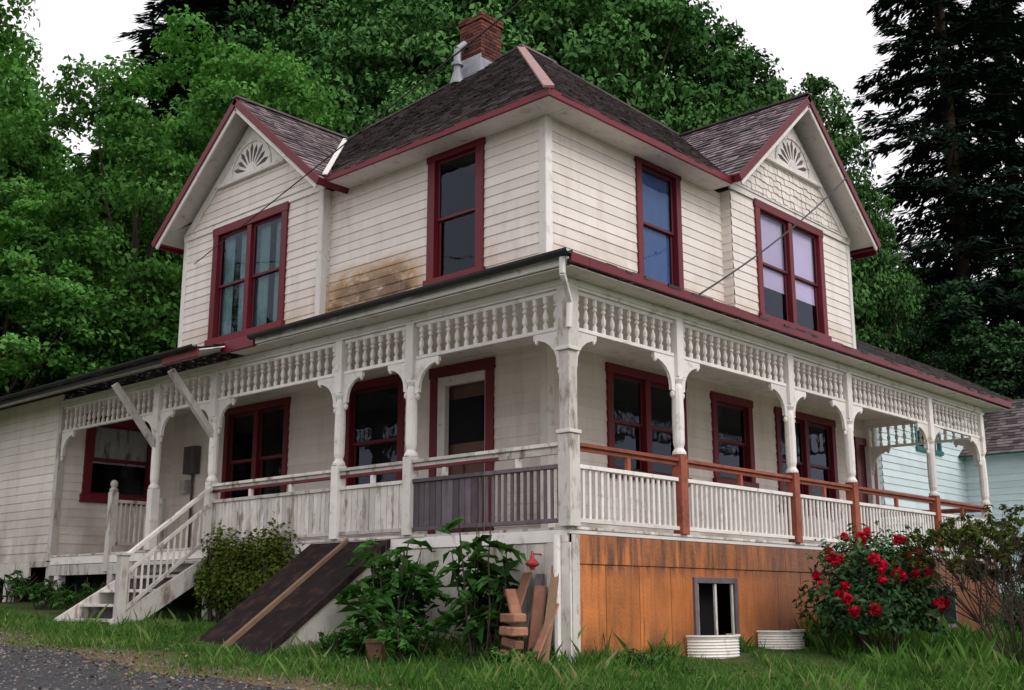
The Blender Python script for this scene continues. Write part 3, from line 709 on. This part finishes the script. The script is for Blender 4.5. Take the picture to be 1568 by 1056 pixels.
v=np.stack([np.stack([x-dx,y-dy,z],1),np.stack([x+dx,y+dy,z],1),np.stack([x+dx*.6+np.cos(la)*ln*.4,y+dy*.6+np.sin(la)*ln*.4,z+h*.6],1),np.stack([x+np.cos(la)*ln,y+np.sin(la)*ln,z+h],1)],1).reshape(-1,3)
npmesh('grass',v,np.arange(4*N).reshape(-1,4),[l_grass],rnd=np.clip(rng.normal(.42,.24,N)+.12*pn+.06*pq-.10*sst(2,5,x),0,1))
# ------------------------------------------------------------------ trees
def sph(N):
    d=rng.normal(size=(N,3)); return d/np.linalg.norm(d,axis=1,keepdims=True)
NW=240; wx_=rng.uniform(-2.3,7,NW); wy_=rng.uniform(-4,6,NW); kk_=~((wx_>-.15)&(wy_>-.15))&~((wx_>-1.9)&(wy_>2.7)&(wy_<4.5))
for wq in (2.45,4.0):
    dx_=wx_-wq;dy_=wy_+.05; kk_&=~((-(dx_*.735+dy_*.678)>-.3)&(-(dx_*.735+dy_*.678)<2)&(np.abs(dx_*.678-dy_*.735)<.6))
wx_=wx_[kk_];wy_=wy_[kk_]
C_=[];N_=[];S_=[]
for a_,b_ in zip(wx_,wy_):
    g_=float(G(a_,b_)); m_=rng.integers(10,26); e=rng.normal(size=(m_,2))*.07
    C_.append(np.stack([a_+e[:,0],b_+e[:,1],g_+rng.uniform(.02,.12,m_)],1)); N_.append(np.concatenate([e*5,np.ones((m_,1))],1)+rng.normal(size=(m_,3))*.3); S_.append(rng.uniform(.025,.06,m_))
C_=np.concatenate(C_); v,f=leaves(C_,np.concatenate(N_),np.concatenate(S_),.6)
npmesh('lawn_weeds',v,f,[l_plant],rnd=rng.random(len(C_)))
def limb_mesh(mb,a,b,r0,r1,seg=4,wob=.25):
    a=V3(a);b=V3(b);p=a
    for i in range(seg):
        t=(i+1)/seg; q=a.lerp(b,t)+V3([random.uniform(-wob,wob) for _ in range(3)])*(0 if i==seg-1 else 1)
        mb.tube(p,q,r0+(r1-r0)*i/seg,r0+(r1-r0)*t,6,0); p=q
def combine(name,mb,lv,lf,lr,lmat):
    tv=np.array(mb.v,dtype=np.float32).reshape(-1,3); tf=[f for f in mb.f if len(f)==4]
    nt_=len(tv); tf=np.array(tf,np.int32)
    v=np.concatenate([tv,lv]);f=np.concatenate([tf,lf+nt_]); r=np.concatenate([np.full(len(tf),.5),lr]); mi=np.concatenate([np.zeros(len(tf)),np.ones(len(lr))])
    return npmesh(name,v,f,[m_trunk,lmat],rnd=r,link=False,mi=mi)
def deciduous(name,lmat,H=14.,Rc=4.6,nc=270,per=210,ls=(.13,.25),low=.12,cr_=(.4,1.05)):
    cz=H*(low+1)/2; hz_=H*(1-low)/2
    mb=MB(); limb_mesh(mb,(0,0,-.8),(random.uniform(-.5,.5),random.uniform(-.5,.5),H*.8),.26,.06,7,.15)
    lobes=sph(9); lw=rng.uniform(.05,.5,9)
    C=[]
    while len(C)<nc:
        d=sph(1)[0]; rr=rng.random()**.33*.6+.4
        k=1-.28+np.max(lw*np.clip((lobes@d-.5)*2,0,1))
        p=np.array([d[0]*Rc*rr*k,d[1]*Rc*rr*k,cz+d[2]*hz_*rr*k])
        if p[2]<.5: continue
        C.append(p)
    C=np.array(C); vs=[];ns=[];sz=[];rn=[]
    for i,p in enumerate(C):
        r=rng.uniform(*cr_); d=sph(per); d[:,2]=np.where(d[:,2]<-.3,-d[:,2]*.6,d[:,2])
        rad=r*rng.uniform(.35,1.15,per)**.8
        q=p+d*rad[:,None]*np.array([1.1,1.1,.8]); 
        vs.append(q);ns.append(d*.6+np.array([0,0,.45])+rng.normal(size=(per,3))*.6); sz.append(rng.uniform(*ls,per))
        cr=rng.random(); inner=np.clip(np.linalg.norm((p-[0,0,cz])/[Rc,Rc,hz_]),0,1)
        rn.append(np.clip(-.05+.42*cr+.22*inner+.25*rng.random(per)+.2*d[:,2],0,1))  # inner and lower leaves darker: crown shade put into the leaf tone
        if i%7==0: limb_mesh(mb,(0,0,max(.8,p[2]*.55)),tuple(p),.09,.02,3,.15)
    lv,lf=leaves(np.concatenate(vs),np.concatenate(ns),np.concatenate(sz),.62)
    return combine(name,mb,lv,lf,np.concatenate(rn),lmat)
def conifer(name,H=26.,Rb=4.2,nb=190,sparse=1.0,pw=.75):
    mb=MB(); mb.tube((0,0,-1),(0,0,H*.5),.42,.26,9); mb.tube((0,0,H*.5),(0,0,H),.26,.03,9)
    LV=[];LF=[];off=0;RN=[]
    for i in range(nb):
        t=(i+.5)/nb; z=H*(.10+.89*t); L=Rb*(1-t)**pw*rng.uniform(.5,1.15)+.35; a=rng.uniform(0,2*np.pi)
        droop=rng.uniform(.12,.45)*L
        m_=int(26*L*sparse)+10
        s=rng.random(m_)**.7
        wdt=(.10+.28*(1-s))*L*.55
        off_=rng.uniform(-1,1,m_)*wdt
        ca,sa=math.cos(a),math.sin(a)
        px=ca*s*L-sa*off_; py=sa*s*L+ca*off_
        pz=z+ .18*L*s-droop*s*s-np.abs(off_)*.25
        ln=rng.uniform(.3,.65,m_); yaw=a+np.sign(off_)*rng.uniform(.2,.9,m_)
        dz=-rng.uniform(.1,.8,m_)
        dirv=np.stack([np.cos(yaw),np.sin(yaw),dz],1); dirv/=np.linalg.norm(dirv,axis=1,keepdims=True)
        sd=np.cross(dirv,np.array([0,0,1.])); sd/=np.linalg.norm(sd,axis=1,keepdims=True); sd=sd*.8+rng.normal(size=(m_,3))*.25
        p=np.stack([px,py,pz],1); w=rng.uniform(.05,.11,m_)[:,None]; ln=ln[:,None]
        for kk in range(2):
            pj=p+rng.normal(size=(m_,3))*.08
            q=np.stack([pj,pj+dirv*ln*.45+sd*w,pj+dirv*ln,pj+dirv*ln*.45-sd*w],1).reshape(-1,3)
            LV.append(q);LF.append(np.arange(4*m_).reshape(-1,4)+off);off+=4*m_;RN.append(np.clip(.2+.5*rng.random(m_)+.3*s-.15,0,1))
        e=(ca*L*.9,sa*L*.9,z+.16*L-droop*.8); mb.tube((0,0,z),e,.05*(1-t)+.015,.01,4)
    return combine(name,mb,np.concatenate(LV),np.concatenate(LF),np.concatenate(RN),l_con)
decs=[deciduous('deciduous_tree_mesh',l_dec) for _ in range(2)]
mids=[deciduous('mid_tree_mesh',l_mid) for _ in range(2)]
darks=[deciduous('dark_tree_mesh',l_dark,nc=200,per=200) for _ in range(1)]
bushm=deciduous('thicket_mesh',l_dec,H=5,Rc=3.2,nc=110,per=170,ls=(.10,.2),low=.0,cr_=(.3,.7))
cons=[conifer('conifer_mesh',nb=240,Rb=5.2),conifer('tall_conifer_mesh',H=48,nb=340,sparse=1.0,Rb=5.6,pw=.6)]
def place(name,me,R,F,s,sz=None,rot=None):
    x,y=W(R,F); o=bpy.data.objects.new(name,me); o.location=(x,y,float(G(x,y))-.2); o.scale=(s,s,sz or s); o.rotation_euler=(0,0,random.uniform(0,6.28) if rot is None else rot)
    scene.collection.objects.link(o); return o
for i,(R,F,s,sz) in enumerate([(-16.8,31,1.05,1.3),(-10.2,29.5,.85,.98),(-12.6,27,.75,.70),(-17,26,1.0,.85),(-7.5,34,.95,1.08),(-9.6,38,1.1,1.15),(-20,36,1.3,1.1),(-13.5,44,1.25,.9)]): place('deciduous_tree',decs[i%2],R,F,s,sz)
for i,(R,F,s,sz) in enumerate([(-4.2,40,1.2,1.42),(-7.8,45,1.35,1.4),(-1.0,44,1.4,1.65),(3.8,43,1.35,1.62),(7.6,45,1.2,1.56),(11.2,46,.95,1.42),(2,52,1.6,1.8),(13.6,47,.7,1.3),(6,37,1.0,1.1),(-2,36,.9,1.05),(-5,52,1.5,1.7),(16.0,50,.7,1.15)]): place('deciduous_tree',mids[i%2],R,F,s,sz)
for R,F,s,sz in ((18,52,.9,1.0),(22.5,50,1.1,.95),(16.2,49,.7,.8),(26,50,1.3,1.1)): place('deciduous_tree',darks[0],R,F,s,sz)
for R,F in ((-13,23.5),(-16,22),(-10.5,25.5),(-8,27.5),(-19,25),(-4,31),(2,33),(8,35),(18,48)): place('thicket_bush',bushm,R,F,random.uniform(.8,1.2),random.uniform(.8,1.25))
for i,(R,F,s) in enumerate(((-17.0,56,1.2),(-14.4,55,1.3),(-11.8,54,1.3),(-9.2,58,1.35),(-5.8,60,1.35))): place('conifer_tree',cons[0],R,F,s)
place('conifer_tree',cons[1],21.0,51,1.0); place('conifer_tree',cons[1],25.2,54,1.05); 
# ------------------------------------------------------------------ garden plants
def bigleaf(name,x,y,H,Rr,ns,lp,ls,mat=l_plant,lean=.3):
    mb=MB();C=[];Nn=[];S=[]
    gz0=float(G(x,y))
    for i in range(ns):
        a=random.uniform(0,6.28);r=random.uniform(.2,1)*Rr;h=H*random.uniform(.55,1)
        bx,by=x+.12*math.cos(a),y+.12*math.sin(a); tx,ty=x+r*math.cos(a),y+r*math.sin(a)
        limb_mesh(mb,(bx,by,gz0-.05),(tx,ty,gz0+h),.014,.006,3,.03)
        for j in range(lp):
            t=random.uniform(.3,1.0); b=random.uniform(0,6.28)
            px,py,pz=bx+(tx-bx)*t,by+(ty-by)*t,gz0+h*t
            L=random.uniform(.5,1)*ls*1.6
            ex_,ey_=math.cos(b),math.sin(b)
            for q in range(5):
                s=(q+1)/5*L
                C.append((px+ex_*s,py+ey_*s,pz+.25*s-.9*s*s/L*.6)); Nn.append((ex_*.35+random.gauss(0,.25),ey_*.35+random.gauss(0,.25),.9)); S.append(ls*random.uniform(.6,1.1))
    v,f=leaves(np.array(C),np.array(Nn),np.array(S),.42,.3)
    me=combine(name,mb,v,f,rng.random(len(C)),mat); o=bpy.data.objects.new(name,me); scene.collection.objects.link(o)
bigleaf('elder_shrub',-.72,2.0,1.25,.62,20,6,.25)
bigleaf('elder_shrub',-.42,.86,1.5,.42,13,6,.25)
bigleaf('elder_shrub',-.9,1.5,.55,.45,12,6,.15)
bigleaf('garden_weed',-1.15,2.2,.35,.4,12,7,.10)
bigleaf('garden_weed',-.6,.15,.22,.3,8,7,.08)
bigleaf('fern_clump',.5,-.5,.2,.3,10,8,.06)
for (gx_,gy_) in ((-.6,9.2),(-.5,10.6),(-.4,12.2),(-.6,13.8),(.2,11.2)): bigleaf('garden_weed',gx_,gy_,.55,.55,12,6,.12)
def dome(name,x,y,rx,rz,n_,ls,mat,flowers=0,asp=.4,ry_=None):
    ry_=ry_ or rx
    gz0=float(G(x,y)); d=sph(n_); d[:,2]=np.abs(d[:,2])*1.0-.25*(rng.random(n_)<.5)
    k=1+.18*np.sin(d[:,0]*7+1)*np.sin(d[:,1]*6)+.1*np.sin(d[:,2]*11)
    rad=rng.uniform(.55,1.05,n_)*k
    q=np.stack([x+d[:,0]*rx*rad,y+d[:,1]*ry_*rad,gz0+rz*.35+d[:,2]*rz*.7*rad],1)
    v,f=leaves(q,d*.6+[0,0,.5]+rng.normal(size=(n_,3))*.45,rng.uniform(.6,1.2,n_)*ls,asp)
    mb=MB()
    for i in range(14):
        a=random.uniform(0,6.28); limb_mesh(mb,(x+.1*math.cos(a),y+.1*math.sin(a),gz0-.05),(x+.7*rx*math.cos(a),y+.7*ry_*math.sin(a),gz0+rz*random.uniform(.4,.9)),.02,.006,3,.04)
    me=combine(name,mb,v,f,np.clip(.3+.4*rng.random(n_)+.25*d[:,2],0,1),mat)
    o=bpy.data.objects.new(name,me); scene.collection.objects.link(o)
    if flowers:
        C=[];Nn=[]
        for i in range(flowers):
            dd=sph(1)[0]; dd[2]=abs(dd[2])*.95
            if dd[0]*-.735+dd[1]*-.678<-.2: dd[0]*=-1;dd[1]*=-1
            p=np.array([x+dd[0]*rx*1.02,y+dd[1]*rx*1.02,gz0+rz*.35+dd[2]*rz*.7*1.04])
            r_=random.uniform(.04,.095); e=sph(50); C.append(p+e*r_*rng.uniform(.5,1,(50,1))); Nn.append(e+rng.normal(size=(50,3))*.5)
        C=np.concatenate(C);Nn=np.concatenate(Nn); v,f=leaves(C,Nn,rng.uniform(.04,.075,len(C)),.8)
        fo=npmesh('blossoms',v,f,[l_rose],rnd=rng.random(len(C))); fo.parent=o
dome('rhododendron_bush',4.35,-1.25,.80,1.5,5600,.11,l_dark,36)
dome('ivy_mound',-.12,5.5,.28,1.2,8500,.06,l_ivy,0,asp=.8,ry_=1.1)
dome('ivy_mound',-.12,6.25,.27,1.35,2400,.06,l_ivy,0,asp=.8,ry_=.35)
dome('ivy_mound',-.10,5.0,.25,1.4,2200,.06,l_ivy,0,asp=.8,ry_=.4)
dome('garden_shrub',9.5,-1.6,.9,.9,3000,.09,l_dark)
dome('garden_shrub',12.5,-1.2,1.2,1.3,4000,.09,l_dark)
def twiggy(name,x,y,H,Rr,ns):
    mb=MB();C=[];Nn=[];gz0=float(G(x,y))
    def br(p,d,L,r,lv):
        q=p+d*L; mb.tube(p,q,r,r*.65,5,0)
        if lv==0:
            for _ in range(16):
                e=V3([random.gauss(0,1) for _ in range(3)]).normalized(); C.append(tuple(q+e*.07*random.random())); Nn.append(tuple(e+V3((0,0,.6))))
            return
        for _ in range(random.choice([2,3,3])):
            e=(d+V3((random.gauss(0,.42),random.gauss(0,.42),random.gauss(.12,.25)))).normalized(); br(q,e,L*random.uniform(.6,.9),r*.62,lv-1)
    for i in range(ns):
        a=random.uniform(0,6.28); d=V3((math.cos(a)*.5,math.sin(a)*.5,1)).normalized(); br(V3((x+.1*math.cos(a),y+.1*math.sin(a),gz0-.05)),d,H*.3,.016,3)
    C=np.array(C);Nn=np.array(Nn); v,f=leaves(C,Nn,rng.uniform(.05,.1,len(C)),.42)
    me=combine(name,mb,v,f,rng.random(len(C)),l_twig); o=bpy.data.objects.new(name,me); scene.collection.objects.link(o)
twiggy('azalea_shrub',4.85,-2.75,2.3,.7,16)
twiggy('azalea_shrub',6.2,-2.6,1.9,.7,12)
# ------------------------------------------------------------------ clutter
cl=MB()
for i in range(4):
    z0=.0+i*.135; a=random.uniform(-.08,.08)
    cl.beam((-.52+a,.22+a,z0+.05),(-.34-a,.55,z0+.05+random.uniform(-.03,.06)),random.uniform(.10,.2),.09,0)
cl.beam((-.38,.40,.47),(-.25,.62,.74),.12,.05,0)
cl.beam((-.38,.2,-.05),(-.12,.30,.78),.14,.03,0); cl.beam((-.5,.12,-.05),(-.14,.08,.60),.12,.025,0); cl.beam((-.3,.5,.5),(-.1,.5,.92),.13,.03,0)
cl.build('stack_of_terracotta_tiles',[m_terracotta],None,.015)
bd=MB(); bd.beam((-.42,.02,-.08),(-.06,.14,.98),.09,.025,0); bd.beam((-.32,.32,-.05),(-.06,.36,.9),.1,.02,1); bd.beam((-.25,.9,-.05),(-.06,.95,.8),.1,.02,1)
bd.build('leaning_boards',[m_oldboard,m_grey])
fu=MB(); fu.lathe((-.14,.40),[(.02,.94),(.03,.97),(.07,.99),(.075,1.01),(.025,1.06),(.01,1.14)],12,0); fu.box((-.14,.39,1.1),(.0,.41,1.115),0); fu.build('red_bell',[m_redobj])
pt=MB(); pt.lathe((-1.1,1.72),[(.09,-.02),(.14,.2),(.155,.2),(.155,.24),(.13,.24)],14,0); pt.build('terracotta_pot',[m_terracotta])
def well(x,y,r,zt):
    mb=MB();n_=24;rows_=8;vs=[];fs=[];gz0=float(G(x,y-.2))
    for j in range(rows_*2+1):
        z=gz0-.05+(zt+.05)*j/(rows_*2); rr=r+(.008 if j%2 else -.008)
        for i in range(n_+1):
            a=math.pi+math.pi*i/n_; vs.append((x+rr*math.cos(a),y+rr*.8*math.sin(a),z))
    for j in range(rows_*2):
        for i in range(n_): q=j*(n_+1)+i; fs.append((q,q+1,q+n_+2,q+n_+1))
    mb.add(vs,fs,0,.8)
    vs=[];fs=[]
    for i in range(n_+1):
        a=math.pi+math.pi*i/n_
        for rr,zz in ((r-.02,gz0+zt),(r+.025,gz0+zt),(r+.025,gz0+zt+.02),(r-.02,gz0+zt+.02)): vs.append((x+rr*math.cos(a),y+rr*.8*math.sin(a),zz))
    for i in range(n_):
        for k_ in range(4): fs.append((4*i+k_,4*i+(k_+1)%4,4*i+4+(k_+1)%4,4*i+4+k_))
    mb.add(vs,fs,0,.9); mb.build('corrugated_window_well',[m_white])
well(2.45,-.04,.42,.22); well(4.0,-.04,.42,.2)
# ------------------------------------------------------------------ wires
def wire(name,pts,r=.012):
    cu=bpy.data.curves.new(name,'CURVE'); cu.dimensions='3D'; cu.bevel_depth=r; s=cu.splines.new('POLY'); s.points.add(len(pts)-1)
    for i,p in enumerate(pts): s.points[i].co=(*p,1)
    cu.materials.append(m_wire); o=bpy.data.objects.new(name,cu); scene.collection.objects.link(o)
def sag(a,b,s,n_=14): return [tuple(a[i]+(b[i]-a[i])*t+(-s*4*t*(1-t) if i==2 else 0) for i in range(3)) for t in [j/n_ for j in range(n_+1)]]
x1,y1=W(.09,9.5)
p0=(1.98,10.9,6.9); p1=(x1,y1,6.05); p2=tuple(p0[i]+(p1[i]-p0[i])*2.2 for i in range(3))
wire('service_wire',sag(p0,p2,.05),.009)
wire('service_wire',sag((10.2,1.5,8.55),(2.0,-.4,4.22),.12),.012)
# ------------------------------------------------------------------ world, light, camera
w=bpy.data.worlds.new('World'); scene.world=w; w.use_nodes=True; t=w.node_tree; t.nodes.clear()
sk_=t.nodes.new('ShaderNodeTexSky'); sk_.sky_type='NISHITA'; sk_.sun_disc=False; sk_.sun_elevation=math.radians(40); sk_.sun_rotation=math.radians(180); sk_.dust_density=3
bg=t.nodes.new('ShaderNodeBackground'); bg.inputs[1].default_value=.1
mx=mixc(t,.92,sk_.outputs[0],(12.4,12.0,12.5)); t.links.new(mx,bg.inputs[0])
ou=t.nodes.new('ShaderNodeOutputWorld'); t.links.new(bg.outputs[0],ou.inputs[0])
ld=bpy.data.lights.new('sun','SUN'); ld.energy=1.4; ld.angle=math.radians(30); ld.color=(1,.97,.94); lo_=bpy.data.objects.new('sun',ld); scene.collection.objects.link(lo_)
dirn=V3((.02,1.0,-.84)); lo_.rotation_euler=dirn.to_track_quat('-Z','Y').to_euler()
cam=bpy.data.cameras.new('camera'); cam.lens=40; cam.sensor_width=36; cam.clip_end=2000; co=bpy.data.objects.new('camera',cam); scene.collection.objects.link(co)
co.location=(CX,CY,CZ); co.rotation_euler=(math.radians(90+12.7),0,math.radians(-47.3)); scene.camera=co
scene.view_settings.view_transform='Standard'; scene.view_settings.look='None'; scene.view_settings.exposure=0
